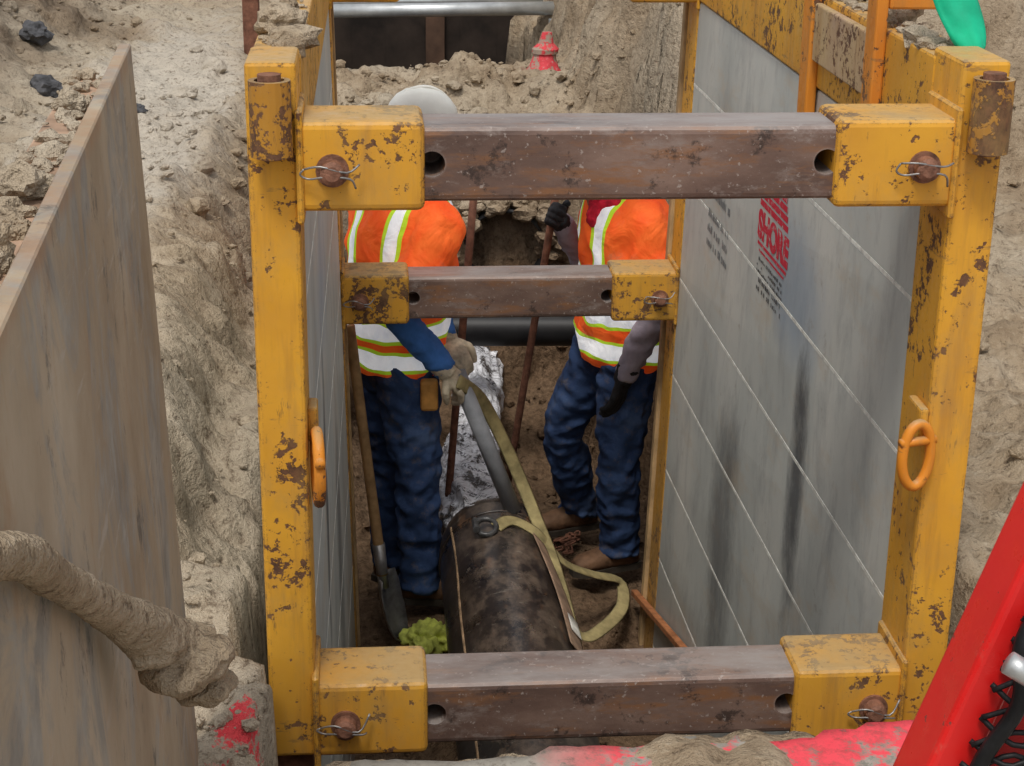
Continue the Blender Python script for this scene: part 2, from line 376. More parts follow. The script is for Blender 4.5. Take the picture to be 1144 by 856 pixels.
# ---------------------------------------------------------------- terrain
def rsdf(x,y,x0,x1,y0,y1):
    dx=max(x0-x,x-x1); dy=max(y0-y,y-y1)
    if dx>0 and dy>0: return math.hypot(dx,dy)
    return max(dx,dy)
def gh(x,y):
    g=-1.6+.05*fb(x*.7,y*.7,3)+.07*fb(x*2.5,y*2.5,7)+.018*fb(x*9,y*9,1)
    far=sstep(14,40,math.hypot(x,y-5))
    if y>1.5: g+=.15*math.exp(-((x+.62+.12*math.sin(y*1.3))/.16)**2)*sstep(3,4,y)*(1-sstep(7.5,9,y))
    g-=.24*sstep(-.55,-.38,x+.08*fb(y*2,1,2))*(1-sstep(-.1,.1,x))*sstep(3.0,3.8,y)*(1-sstep(6.5,8,y))*(.7+.6*fb(x*3,y*2,5))
    g+=.45*math.exp(-((x+2.3)/.55)**2-((y-10)/1.8)**2)*(1+.5*fb(x*3,y*3,9))
    mr=sstep(.98,1.30,x+.18*fb(y*1.5,2,0))*sstep(6.3,7.4,y)*(1-sstep(3.0,5.5,x))*(1-sstep(15,22,y))
    g+=mr*(.72+.36*fb(x*2.2,y*2.2,4))
    g+=.10*sstep(1.2,1.6,x)*(1-sstep(6,7,y))*fb(x*2,y*2,12)
    g+=.13*math.exp(-((y-8.5)/.4)**2)*sstep(-.5,0,x)*(1-sstep(.9,1.2,x))*(.5+1.9*fb(x*2.2,y*3,8))
    n1=fb(x*2.6,y*2.6,20); n2=fb(x*8,y*8,21)
    wob=.5*n1*.22+n2*.04
    x0=-.27+.08*(1-sstep(2.93,2.99,y))
    dA=rsdf(x,y,x0,1.19,2.57,6.2)+ (wob*.25 if y<5.6 else wob)
    if y<2.95: dA=rsdf(x,y,x0,1.19,2.57,6.2)+n2*.015
    dA2=rsdf(x,y,-.42,1.22,5.75,8.0)+wob
    dB=rsdf(x,y,-.3,.95,9.35,12.1)+wob*1.3
    fl=-3.16+.20*math.exp(-((x-.43)/.24)**2); up2=sstep(5.35,5.85,y)
    fl=fl*(1-up2)+(-3.025)*up2+.025*fb(x*4,y*4,30)+.012*fb(x*14,y*14,31)
    if y>6.3: fl+=.35*sstep(7.0,7.9,y)+.25*sstep(.15,-.3,x)*sstep(6.2,6.8,y)
    kA=sstep(.02,-.07,dA); w=.10+.35*sstep(6.6,7.6,y)
    kA2=sstep(.05,-w,dA2); k=max(kA,kA2)
    h=g*(1-k)+fl*k
    kB=sstep(.05,-.15,dB); h=h*(1-kB)+(-2.9)*kB
    if far: h=h*(1-far)-1.6*far
    return h
def axis(segs):
    out=[]
    for a,b,st in segs:
        n=max(1,round((b-a)/st)); out+=[a+(b-a)*i/n for i in range(n)]
    out.append(segs[-1][1]); return out
X=axis([(-120,-40,20),(-40,-12,4),(-12,-5,.7),(-5,-2.8,.12),(-2.8,-1.2,.03),(-1.2,2.1,.02),(2.1,4.5,.05),(4.5,12,.6),(12,40,4),(40,120,20)])
Y=axis([(-30,-4,4),(-4,1,.5),(1,2.2,.06),(2.2,9.5,.021),(9.5,13,.04),(13,20,.3),(20,60,3),(60,200,20)])
vs=[];nx=len(X)
for y in Y:
    for x in X:
        h=gh(x,y); p=V((x,y,h))
        if 2<y<13 and -3<x<4.5:
            rough=1.0
            inbox=(-.3<x<1.25 and y<5.75)
            if inbox: rough=.25
            if y<2.95 and x<-.1: rough=.6
            q=noise.noise_vector(p*7)*.032+noise.noise_vector(p*19)*.015
            if not inbox:
                w_=p+noise.noise_vector(p*5)*.05
                d1=noise.voronoi(w_*9)[0][0]; d2=noise.voronoi(w_*22)[0][0]
                msk=sstep(.1,.6,noise.noise(p*1.7))
                if y>7.6 and x>-.4 or x<-1.5: msk=max(msk,.7)
                path=math.exp(-((x+1.02)/.35)**2)*sstep(5,6.5,y)
                q=q*(1-.5*path)+V((0,-.3,.9))*((.45-d1)*.055*msk+(.4-d2)*.013)*(1-.7*path)
            p+=q*rough
        vs.append(p)
fs=[[j*nx+i,j*nx+i+1,(j+1)*nx+i+1,(j+1)*nx+i] for j in range(len(Y)-1) for i in range(nx-1)]
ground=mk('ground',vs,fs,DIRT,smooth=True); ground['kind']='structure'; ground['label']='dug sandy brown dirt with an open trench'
vs=[];PX=[-.10+i*.025 for i in range(88)];PY=[-1.0+i*.3 for i in range(9)]+[1.55+i*.025 for i in range(46)]
for y in PY:
    for x in PX:
        lim=2.475+.085*max(0,x)+.020*fb(x*5,1,2)+.010*fb(x*17,1,2)
        yy=min(y,lim); z=-1.553+.005*fb(x*6,yy*6,3)+.004*fb(x*25,yy*25,3)
        if y>=lim: z-=.015+min(.2,(y-lim)*3)
        if x<-.05: z-=.08
        vs.append((x+.01*fb(x*9,y*9,7),yy+.006*fb(x*20,y*20,5),z))
n=len(PX); fs=[[j*n+i,j*n+i+1,(j+1)*n+i+1,(j+1)*n+i] for j in range(len(PY)-1) for i in range(n-1)]
pv=mk('pavement',vs,fs,PAVE,smooth=True); pv['kind']='structure'; pv['label']='broken grey pavement edge with pink marking paint'

def ico(sub):
    bm=bmesh.new(); bmesh.ops.create_icosphere(bm,subdivisions=sub,radius=1); bm.verts.index_update()
    v=[x.co.copy() for x in bm.verts]; f=[[a.index for a in q.verts] for q in bm.faces]; bm.free(); return v,f
I1=ico(1);I2=ico(2);I3=ico(3)
def rock(c,r,base=None,rough=.5):
    base=base or (I2 if r>.02 else I1); sd=V((random.random()*99,random.random()*99,random.random()*99))
    s=V((random.uniform(.7,1.3),random.uniform(.7,1.3),random.uniform(.5,.9)))
    out=[]
    for p in base[0]:
        k=1+rough*noise.noise(p*1.1+sd)+rough*.5*noise.noise(p*3+sd)
        out.append(V(c)+V((p.x*s.x,p.y*s.y,p.z*s.z))*r*k)
    return out,base[1]
P=[]
cnt=0
while cnt<4800:
    r0=random.random()
    if r0<.26: x=random.uniform(-1.4,-.25); y=random.uniform(2.3,9)
    elif r0<.52: x=random.gauss(-2.1,.5); y=random.uniform(4.5,13)
    elif r0<.64: x=random.uniform(-.3,1.1); y=random.uniform(5.7,8.6)
    elif r0<.79: x=random.uniform(1.15,3.2); y=random.uniform(2.5,11)
    elif r0<.91: x=random.uniform(-.4,1.3); y=random.uniform(8,9.3)
    else: x=random.uniform(-.05,1.0); y=random.uniform(4,5.8)
    r=.0045*math.exp(random.gauss(.35,.68))
    if y>6: r*=1.5
    r=min(r,.06)
    if -.32<x<-.1 and 2.85<y<5.75: continue
    if .98<x<1.22 and 2.85<y<5.75: continue
    P.append(rock((x,y,gh(x,y)+r*.3),r)); cnt+=1
for i in range(160):
    x=random.uniform(-.36,-.2); y=random.uniform(2.3,2.85); r=.004*math.exp(random.gauss(.3,.6)); P.append(rock((x,y,gh(x,y)+r*.4),r))
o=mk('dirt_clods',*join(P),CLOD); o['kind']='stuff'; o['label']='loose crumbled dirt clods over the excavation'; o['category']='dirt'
for (x,y,r) in [(-1.75,9.4,.10),(-1.55,8.5,.07),(-2.1,9.9,.08),(-1.05,7.9,.05),(-.72,5.2,.04),(-2.35,8.6,.09)]:
    o=mk('rock',*rock((x,y,gh(x,y)+r*.3),r,I3,.7),MORT,smooth=False); tag(o,'dark grey broken rock lying on loose dirt','rock','rocks on the spoil bank')

# ---------------------------------------------------------------- trench box
TB=top('trench_box',(.45,4.3,-3.3),'worn yellow steel trench box with rusty spreader bars, grey panels','trench box')
def xl(y,z): return -.130+.055*((y-3)/2.65)*((-.5-z)/2.7)
def xr(y,z): return 1.040-.075*((y-3)/2.65)*((-.5-z)/2.7)
y0,y1=3.08,5.60
seams=[-.73,-.99,-1.31,-1.635,-1.975,-2.32,-2.66,-3.0,-3.3]
for side in (0,1):
    f=xl if side==0 else xr; s=-1 if side==0 else 1
    parts=[]; seamp=[]
    for a,b in zip(seams[:-1],seams[1:]):
        z1,z0=a-.003,b+.003; t=.07
        q=[]
        for z in (z0,z1):
            xs=[(f(y0,z),y0),(f(y0,z)+s*t,y0),(f(y1,z)+s*t,y1),(f(y1,z),y1)]
            q+=[(p[0],p[1],z) for p in xs]
        parts.append(bevel_hex(q,.003,1))
        q=[]
        for z in (b-.0045,b+.0045):
            xs=[(f(y0,z)-s*.0005,y0+.002),(f(y0,z)+s*.05,y0+.002),(f(y1,z)+s*.05,y1-.002),(f(y1,z)-s*.0005,y1-.002)]
            q+=[(p[0],p[1],z) for p in xs]
        seamp.append(bevel_hex(q,0,1))
    v1,f1=join(parts); v2,f2=join(seamp[:-1])
    o=mk('wall_panel',v1+v2,f1+[[i+len(v1) for i in q] for q in f2],[PAN,SEAM],TB)
    for i,pl in enumerate(o.data.polygons): pl.material_index=0 if i<len(f1) else 1
    q=[]
    for z in (-.727,-.515):
        q+=[(f(y0,z)-s*.006,y0+.06,z),(f(y0,z)+s*.085,y0+.06,z),(f(y1,z)+s*.085,y1-.06,z),(f(y1,z)-s*.006,y1-.06,z)]
    mk('top_rail',*bevel_hex(q,.006),YEL,TB)
    for yy in (2.99,5.48):
        yb=yy+.17
        q=[]
        for z in (-3.3 if yy>4 else -1.86,-.50):
            xi=f(yy,z)-s*.004; xo=xi+s*.088
            q+=[(xi,yy,z),(xo,yy,z),(xo,yb,z),(xi,yb,z)]
        mk('post',*bevel_hex(q,.008),YEL,TB)
        if yy<4:
            q=[]
            for z in (-3.3,-1.861):
                xi=f(yy,z)+s*.004; xo=xi+s*.075
                q+=[(xi,yy+.03,z),(xo,yy+.03,z),(xo,yb-.01,z),(xi,yb-.01,z)]
            mk('post_stub',*bevel_hex(q,.006),RUST,TB)
            xc=-.170 if side==0 else 1.083
            v=[];fc=[];N=20
            for r_,zz in ((.036,-.655),(.036,-.525),(.026,-.525),(.026,-.655)):
                for j in range(N):
                    t=2*math.pi*j/N; v.append((xc+r_*math.cos(t),2.957+r_*math.sin(t),zz))
            for k in range(4):
                for j in range(N): fc.append([k*N+j,k*N+(j+1)%N,((k+1)%4)*N+(j+1)%N,((k+1)%4)*N+j])
            c=mk('pin_collar',v,fc,mat_yellow('collar_paint',(.5,.24,.03),.515,False),TB)
            mk('collar_pin',*join([tube([(xc,2.957,-.66),(xc,2.957,-.515)],.02,16,1)]),PINR,c)
def spreader(y,z,hs=.067):
    a=xl(y,z)+.10; b=xr(y,z)-.10
    v,fc=bevel_hex(c8(a-.05,b+.05,y-hs,y+hs,z-hs,z+hs),.014,3)
    o=mk('spreader',v,fc,SPR)
    for hx in (xl(y,z)+.235,xr(y,z)-.235):
        cv,cf=tube([(hx,y-.2,z+.002),(hx,y+hs-.02,z+.002)],.023,20,1)
        c=mk('cut',cv,cf,BLK); m=o.modifiers.new('b','BOOLEAN'); m.object=c; m.operation='DIFFERENCE'; m.solver='EXACT'
        bm=bmesh.new(); bm.from_mesh(c.data); bmesh.ops.recalc_face_normals(bm,faces=bm.faces); bm.to_mesh(c.data); bm.free()
        bpy.context.view_layer.update(); evalmesh(o); bpy.data.objects.remove(c)
    par(o,TB)
    for s,xx in ((1,xl(y,z)),(-1,xr(y,z))):
        hh=hs+.013; L=.222
        q=c8(*(sorted((xx,xx+s*L))),y-hh,y+hh,z-hh,z+hh)
        sl=mk('sleeve',*bevel_hex(q,.014,3),YEL,TB)
        q=c8(*(sorted((xx,xx+s*.012))),y-.088,y+.092,z-.10,z+.10)
        mk('sleeve_flange',*bevel_hex(q,.004,1),YEL,sl)
        px=xx+s*.062
        pn=[tube([(px,y-hh+.002,z-.005),(px,y-hh-.006,z-.005)],.029,20,1),tube([(px,y-hh,z-.005),(px,y-hh-.028,z-.005),(px,y-hh-.033,z-.005)],[.022,.021,.013],16,1)]
        mk('pin',*join(pn),PINR,sl,smooth=False)
        yq=y-hh-.018; j=random.uniform(-.006,.006); j2=random.uniform(-.012,.012)
        cp=[tube([(px-.048,yq,z+.002+j),(px-.02,yq-.012,z+.008),(px+.025,yq-.012,z-.002+j),(px+.047,yq,z+.014+j2)],.002,8),
            tube([(px-.048,yq,z+.002+j),(px-.055,yq,z-.008),(px-.04,yq,z-.016),(px-.01,yq-.012,z-.010),(px+.03,yq-.010,z-.014),(px+.04,yq,z-.028+j2)],.002,8)]
        mk('cotter_pin',*join(cp),STEEL,sl,smooth=True)
spreader(3.055,-.680); spreader(3.055,-1.775); spreader(5.56,-1.695,.072); spreader(5.56,-.655)
def shackle(name,c,ax,mat,parent,R=.052,tall=1.25,r=.011):
    ax=V(ax).normalized(); side=V((0,0,1)).cross(ax).normalized()
    pts=[V(c)+side*math.cos(t)*R+V((0,0,1))*math.sin(t)*R*tall for t in [2*math.pi*i/28 for i in range(28)]]
    v=tube(pts,r,10,1,closed=True)
    zt=R*tall*.45; b=tube([V(c)+side*R*1.25+V((0,0,zt)),V(c)-side*R*1.25+V((0,0,zt))],r*.9,10,1)
    return mk(name,*join([v,b]),mat,parent,smooth=True)
box('ring_lug',-.126,-.108,3.045,3.105,-1.22,-1.15,YEL,TB)
shackle('lifting_ring',(-.108,3.00,-1.25),(1,.10,0),ORG,TB,R=.052,tall=1.3)
box('ring_lug',1.018,1.036,2.985,3.065,-1.22,-1.15,YEL,TB)
shackle('lifting_ring',(1.012,2.965,-1.235),(.25,-.97,0),ORG,TB,R=.030,tall=2.1,r=.010)
box('stiffener',1.008,1.033,3.97,4.05,-.80,-.43,ORG,TB)
box('stiffener',1.008,1.033,3.45,3.52,-.68,-.43,ORG,TB)
box('cross_rail',1.034,1.20,3.45,3.52,-.475,-.43,ORG,TB)
mk('rail_board',*bevel_hex(c8(1.013,1.032,3.53,3.96,-.66,-.53),.004),mat_yellow('faded_yellow_paint',(.58,.42,.20),.6,False),TB)
q=[]
for z in (-3.3,-.5):
    xi=xr(5.66,z)-.012; q+=[(xi,5.655,z),(xi+.06,5.655,z),(xi+.06,5.70,z),(xi,5.70,z)]
mk('edge_strip',*bevel_hex(q,.003,1),TANW,TB)
q=[]
for z in (-3.3,-.5):
    xi=xl(5.66,z)+.010; q+=[(xi-.06,5.655,z),(xi,5.655,z),(xi,5.70,z),(xi-.06,5.70,z)]
mk('edge_strip',*bevel_hex(q,.003,1),TANW,TB)
def walltext(s,yc,zc,size,mat,name='painted_lettering',bold=0,sx=1):
    cu=bpy.data.curves.new(name,'FONT'); cu.body=s; cu.size=size; cu.align_x='CENTER'; cu.offset=bold
    o=bpy.data.objects.new(name,cu); link(o); dg=bpy.context.evaluated_depsgraph_get(); dg.update()
    me=bpy.data.meshes.new_from_object(o.evaluated_get(dg)); bpy.data.objects.remove(o)
    for v in me.vertices:
        y=yc-v.co.x*sx; z=zc+v.co.y; v.co=(xr(y,z)-.0025,y,z)
    me.materials.clear(); me.materials.append(mat); o=bpy.data.objects.new(name,me); link(o); par(o,TB); return o
walltext('SHORE',4.29,-1.205,.098,LOGOR,bold=.006,sx=1.1)
bars=[]
def wq(y0_,y1_,z0_,z1_): return ([(xr(y0_,z0_)-.0025,y0_,z0_),(xr(y1_,z0_)-.0025,y1_,z0_),(xr(y1_,z1_)-.0025,y1_,z1_),(xr(y0_,z1_)-.0025,y0_,z1_)],[[0,1,2,3]])
for i in range(6): bars.append(wq(4.45-.010*i,4.14+.010*i,-1.122+i*.023,-1.105+i*.023))
bars.append(wq(4.45,4.13,-1.228,-1.219)); bars.append(wq(4.43,4.15,-1.244,-1.238))
mk('painted_logo',*join(bars),LOGOR,TB)
def dashes(yc,zc,w,rows,h):
    p=[]
    for r in range(rows):
        y=yc+w/2
        while y>yc-w/2:
            l=random.uniform(.005,.014); z=zc-r*h*1.7
            if y-l<yc-w/2: break
            if random.random()<.85: p.append(wq(y,y-l,z,z+h*random.uniform(.5,1)))
            y-=l+random.uniform(.004,.010)
    return p
mk('stencilled_text',*join(dashes(4.29,-1.268,.30,3,.010)+dashes(4.29,-1.325,.28,2,.014)),LOGOB,TB)
mk('stencilled_text',*join(dashes(4.95,-1.04,.26,3,.014)+dashes(4.95,-1.15,.28,3,.03)+dashes(4.95,-1.32,.3,3,.026)),LOGOG,TB)
P=[]
for i in range(420):
    s=random.random()
    if s<.5: x=random.uniform(-.20,-.13); y=random.uniform(3.15,5.5)
    else: x=random.uniform(1.05,1.12); y=random.uniform(3.15,4.8)
    P.append(rock((x,y,-.512),.005*math.exp(random.gauss(.4,.6)),I2))
def lx(y): return -.35+(2.6-y)*.05
for i in range(170):
    y=random.uniform(.9,2.5); x=lx(y)-.045+random.uniform(-.03,.022); P.append(rock((x,y,-.428),min(.02,.004*math.exp(random.gauss(.4,.6))),I2))
for c,r in [((lx(2.2)-.045,2.2,-.42),.022),((lx(1.75)-.045,1.75,-.415),.030),((lx(1.5)-.05,1.5,-.415),.034),((lx(1.42)-.05,1.36,-.415),.03),((lx(1.2)-.05,1.2,-.41),.034),((1.09,3.6,-.49),.05),((1.10,3.9,-.49),.05),((-.17,3.4,-.49),.04),((-.165,3.55,-.49),.03)]: P.append(rock(c,r,I3))
o=mk('dirt_crust',*join(P),CLOD); o['kind']='stuff'; o['label']='dry dirt crumbs caked along the steel rails'; o['category']='dirt'

# ---------------------------------------------------------------- left sheet
LP=top('trench_sheet',(-.33,1.6,-1.7),'scraped rust stained trench sheet with dirt on its thin rim','trench sheet')
q=[]
for z,dx in ((-1.75,.047),(-.425,.002)):
    q+=[(lx(.45)-.018+dx,.45,z),(lx(.45)+dx,.45,z),(lx(2.6)+dx,2.6,z),(lx(2.6)-.018+dx,2.6,z)]
for i in (6,7): q[i]=(q[i][0],q[i][1],-.408)
mk('sheet_face',*bevel_hex(q,.002,1),PLY,LP)
q=[]
for z in (-.465,-.432):
    q+=[(lx(.45)-.080,.45,z),(lx(.45)-.020,.45,z),(lx(2.45)-.020,2.45,z),(lx(2.45)-.070,2.45,z)]
mk('top_channel',*bevel_hex(q,.004),RUSTD,LP)

# ---------------------------------------------------------------- pipes
def cyl_shell(p0,p1,R,t,mat,name,parent,seg=48,n=16,deep=1.0):
    p0=V(p0);p1=V(p1); d=(p1-p0).normalized(); a=V((0,0,1)); a=(a-d*a.dot(d)).normalized(); b=d.cross(a)
    vs=[];fs=[]; rings=[(p0+(p1-p0)*i/n,R) for i in range(n+1)]+[(p1,R-t),(p1-d*deep,R-t)]
    for c,r in rings:
        for j in range(seg): th=2*math.pi*j/seg; vs.append(c+(a*math.cos(th)+b*math.sin(th))*r)
    for i in range(len(rings)-1):
        for j in range(seg): fs.append([i*seg+j,i*seg+(j+1)%seg,(i+1)*seg+(j+1)%seg,(i+1)*seg+j])
    fs.append([(len(rings)-1)*seg+j for j in range(seg)])
    return mk(name,vs,fs,mat,parent,smooth=True)
BP=top('large_pipe',(.43,4.6,-2.95),'large black coated steel pipe lying along the trench floor','pipe')
R=.208
body=loft([((.43,yy,-2.75),(rr,0,0),(0,0,rr)) for yy,rr in [(2.75,R)]+[(2.75+i*.2,R) for i in range(1,15)]+[(5.74,R),(5.80,R-.008),(5.84,R-.028),(5.86,R-.055)]],56)
mk('pipe_barrel',*body,PIPE,BP,smooth=True)
rim=tube([V((.43+math.cos(t)*(R+.001),5.66,-2.75+math.sin(t)*(R+.001))) for t in [2*math.pi*i/40 for i in range(40)]],.005,8,1,closed=True)
mk('weld_bead',*rim,PIPE,BP,smooth=True)
mk('seam_strip',*tube([(.43-R*.80+.006*math.sin(yy*5),yy,-2.75+R*.62) for yy in (3.0,4.0,5.0,5.4,5.7)],.005,8,3,flat=.003,up=(-.8,0,.6)),simple('tan_tape',(.36,.24,.14),.8,var=.5),BP)
pth=[V((.40,5.76,-2.72)),V((.38,6.0,-2.72)),V((.37,6.35,-2.72)),V((.41,6.8,-2.71)),V((.46,7.25,-2.69)),V((.47,7.6,-2.67))]
pp,rr=crs(pth,[.155,.150,.125,.100,.108,.115],30)
vs=[];seg=96
for i,c in enumerate(pp):
    for j in range(seg):
        t=2*math.pi*j/seg; ct,st=math.cos(t),math.sin(t)
        q=V((ct*1.2+3,c.y*3.2,st*1.2+8)); w_=noise.noise_vector(q*.9)*1.5
        a=1-abs(noise.noise(q+w_))*2.6; b=1-abs(noise.noise(q*1.9+w_))*2.4
        r=rr[i]*(.86+.17*a+.07*b+.16*noise.noise(V((ct,c.y*2.4,st))))
        vs.append(c+V((ct*r,0,st*r*.95)))
n=len(pp); fs=[[i*seg+j,(i+1)*seg+j,(i+1)*seg+(j+1)%seg,i*seg+(j+1)%seg] for i in range(n-1) for j in range(seg)]
fs+=[list(range(seg)),[(n-1)*seg+j for j in range(seg)][::-1]]
tag(mk('wrapped_pipe',vs,fs,WRAP,smooth=True),'smaller pipe wrapped in crumpled white printed plastic sheet','pipe')
def mat_blackpipe():
    g=G('black_plastic_pipe',.45,0,.4); n=g.noise(9,5)
    c=g.ramp(n,[(.3,(.008,.008,.009)),(.7,(.022,.021,.021))]); g.col(g.mix(g.math('MULTIPLY',g.up(.8,1),g.mr(n,.5,.7,0,.5)),c,(.13,.10,.07))); return g.m
BPM=mat_blackpipe()
CP=top('crossing_pipe',(.5,7.0,-2.36),'black utility pipe crossing the trench behind the workers','pipe')
mk('pipe_barrel',*tube([(-.75,7.02,-2.29),(.5,7.0,-2.30),(1.6,6.98,-2.31)],.072,24,6),BPM,CP,smooth=True)
mk('pipe_coupling',*tube([(.92,6.99,-2.303),(1.02,6.99,-2.304)],.080,24,1),BPM,CP,smooth=False)
o=cyl_shell((.62,8.9,-2.08),(.60,7.66,-2.14),.19,.012,BPM,'hollow_shell',None); tag(o,'black pipe shell standing in for a dark hollow in the bank','pipe')  # open shell, coloured black to give the bank's hollow its darkness
P=[]
for i in range(90):
    a=random.uniform(-.6,3.74); rr_=random.uniform(.19,.27)
    P.append(rock((.60+math.cos(a)*rr_,7.66+random.uniform(-.04,.12),-2.14+math.sin(a)*rr_),random.uniform(.02,.055),I2))
o=mk('dirt_collar',*join(P),CLOD); o['kind']='stuff'; o['label']='dirt clods packed around the mouth of the hollow'; o['category']='dirt'
o=mk('grey_conduit',*tube([(.285,5.70,-2.03),(.485,5.68,-2.55)],.030,16,1),GREYP,smooth=False); tag(o,'short straight grey conduit held above the pipe end','conduit')
for p in o.data.polygons:
    if len(p.vertices)==4: p.use_smooth=True

# ---------------------------------------------------------------- slings
SL=top('lifting_sling',(.5,5.5,-2.55),'dirty olive webbing sling with steel shackle looped over the pipe','sling')
def rb(name,pts,w,mat,up=(0,0,1)):
    v,f=tube([V(p) for p in pts],w/2,8,6,flat=.003,up=up); return mk(name,v,f,mat,SL,smooth=True)
rb('webbing',[(.41,5.50,-2.530),(.47,5.56,-2.532),(.56,5.54,-2.575),(.66,5.56,-2.70),(.78,5.66,-2.80),(.89,5.76,-2.88),(.885,5.64,-2.92),(.80,5.50,-2.93),(.71,5.40,-2.91),(.64,5.42,-2.80)],.050,STRAP,up=(.3,-.3,1))
rb('webbing',[(.285,5.64,-2.04),(.37,5.72,-2.14),(.46,5.76,-2.33),(.53,5.72,-2.49),(.575,5.60,-2.585),(.605,5.45,-2.63),(.625,5.20,-2.67),(.63,4.95,-2.68)],.050,STRAP,up=(.3,-.9,.4))
rb('webbing_sleeve',[(.560,5.50,-2.580),(.595,5.25,-2.612),(.612,5.05,-2.630),(.618,4.8,-2.636)],.085,STRAPB,up=(.8,0,.6))
rb('care_label',[(.624,5.00,-2.630),(.626,4.90,-2.633)],.06,simple('white_tag',(.7,.68,.62),.8),up=(.8,0,.6))
pts=[V((.375+math.cos(t)*.036,5.50+math.sin(t)*.040,-2.527+.012*math.sin(t))) for t in [2*math.pi*i/20 for i in range(20)]]
mk('shackle_bow',*tube(pts,.010,10,1,closed=True),DSTEEL,SL,smooth=True)
mk('shackle_pin',*tube([(.340,5.46,-2.520),(.340,5.54,-2.520)],.012,10,1),DSTEEL,SL)

# ---------------------------------------------------------------- tools
def shovel(base,topp,label,mat=WOOD,bladedir=(0,-1,0)):
    b=V(base);t=V(topp);d=(b-t).normalized()
    e=top('shovel',tuple(b),label,'shovel')
    mk('handle',*tube([t,t*.5+b*.5,b],[.019,.018,.02],12,3),mat,e,smooth=True)
    mk('socket',*tube([b-d*.12,b+d*.05],[.024,.018],12,1),STEEL,e,smooth=True)
    n=V(bladedir); n=(n-d*n.dot(d)).normalized(); s=d.cross(n)
    vs=[];N=9;M=11
    for i in range(M):
        u=i/(M-1); w=.085*(min(1,.75+u*1.2) if u<.55 else math.sqrt(max(0,1-((u-.55)/.47)**2)))
        for j in range(N):
            q=(j/(N-1)-.5)*2
            vs.append(b+d*(u*.25)+s*(q*w)+n*(.025*q*q-.02*(1-q*q)*.5+ .03*u*u))
    fs=[[i*N+j,i*N+j+1,(i+1)*N+j+1,(i+1)*N+j] for i in range(M-1) for j in range(N-1)]
    o=mk('blade',vs,fs,STEEL,None,smooth=True); m=o.modifiers.new('s','SOLIDIFY'); m.thickness=.004; evalmesh(o); par(o,e)
shovel((.015,5.66,-2.78),(-.085,5.72,-1.86),'round point shovel with wooden handle leaning by the box wall',bladedir=(.93,-.35,0))
def bar(a,b,label,mat=RUST):
    a=V(a);b=V(b)
    e=top('digging_bar',tuple(b),label,'digging bar','steel digging bars held in the trench')
    mk('shaft',*tube([a,a*.5+b*.5,b-(b-a)*.08],.0145,10,2),mat,e,smooth=True)
    mk('chisel_tip',*tube([b-(b-a)*.08,b],[.018,.009],8,1),STEEL,e,smooth=True)
bar((.375,6.25,-1.50),(.245,6.05,-2.96),'reddish steel digging bar standing beside the pipe')
RB_top=V((.68,6.20,-1.45)); RB_bot=V((.50,6.42,-2.93))
bar(RB_top,RB_bot,'rusty steel digging bar gripped by a gloved hand')
P=[]
for i in range(26):
    t=i/25; c=V((.66+.09*math.sin(t*9)+.05*t,6.2+.12*math.cos(t*7),gh(.66,6.2)+.03+.05*random.random()))
    a=random.random()*6.28; ax=V((math.cos(a),math.sin(a),random.uniform(-.6,.6))).normalized(); sd=ax.cross(V((0,0,1))).normalized()
    P.append(tube([c+ax*math.cos(q)*.024+sd*math.sin(q)*.013 for q in [2*math.pi*k/12 for k in range(12)]],.0045,6,1,closed=True))
tag(mk('steel_chain',*join(P),RUST,smooth=True),'rusty steel chain heaped on the trench floor','chain')
P=[ball((.19,5.62,-3.00),.060,1.2,.9,.6),ball((.235,5.60,-3.01),.045,1,1,.8),ball((.165,5.56,-3.02),.045,1.1,.8,.7),ball((.135,5.62,-3.01),.04,1.3,.8,.6)]
tag(remesh('crumpled_cloth',P,.005,RAGM,None,2,.03,24),'crumpled lime green cloth lying on dirt beside the pipe','cloth')
tag(mk('wooden_stake',*join([bevel_hex([(.975-.012,4.85,-2.70),(.975+.012,4.85,-2.70),(.950+.012,5.78,-2.95),(.950-.012,5.78,-2.95),(.975-.012,4.85,-2.675),(.975+.012,4.85,-2.675),(.950+.012,5.78,-2.925),(.950-.012,5.78,-2.925)],.003,1)]),simple('red_brown_wood',(.38,.15,.06),.8,var=.4)),'reddish brown wooden stake leaning along the panel','stake')

# muddy cable
parts=[]
pth=[V((-.37,.35,-.40)),V((-.30,.7,-.40)),V((-.24,1.0,-.474)),V((-.252,1.25,-.61)),V((-.255,1.45,-.735)),V((-.240,1.60,-.84)),V((-.215,1.68,-.905)),V((-.195,1.70,-.955))]
parts.append(tube(pth,[.012,.014,.0160,.017,.019,.025,.028,.022],20,14))
for c,r in [((-.205,1.67,-.915),.046),((-.190,1.69,-.955),.036),((-.232,1.62,-.865),.030)]:
    parts.append(rock(c,r,I3,.5))
o=remesh('muddy_cable',parts,.0042,MUD,None,6,0)
for vv,nn in zip(o.data.vertices,[v.normal.copy() for v in o.data.vertices]):
    p=vv.co; k=sstep(1.35,1.62,p.y); q=p+V((17.9,3.13,9.6))
    a=noise.noise(q*9)*.004*(.3+k)+noise.noise(q*31)*.0030*(.4+k)+noise.noise(q*70)*.0022*(.5+k)+noise.noise(q*150)*.0014
    vv.co=p+nn*a
tag(o,'cable end caked in thick dried mud hanging over the sheet','cable')

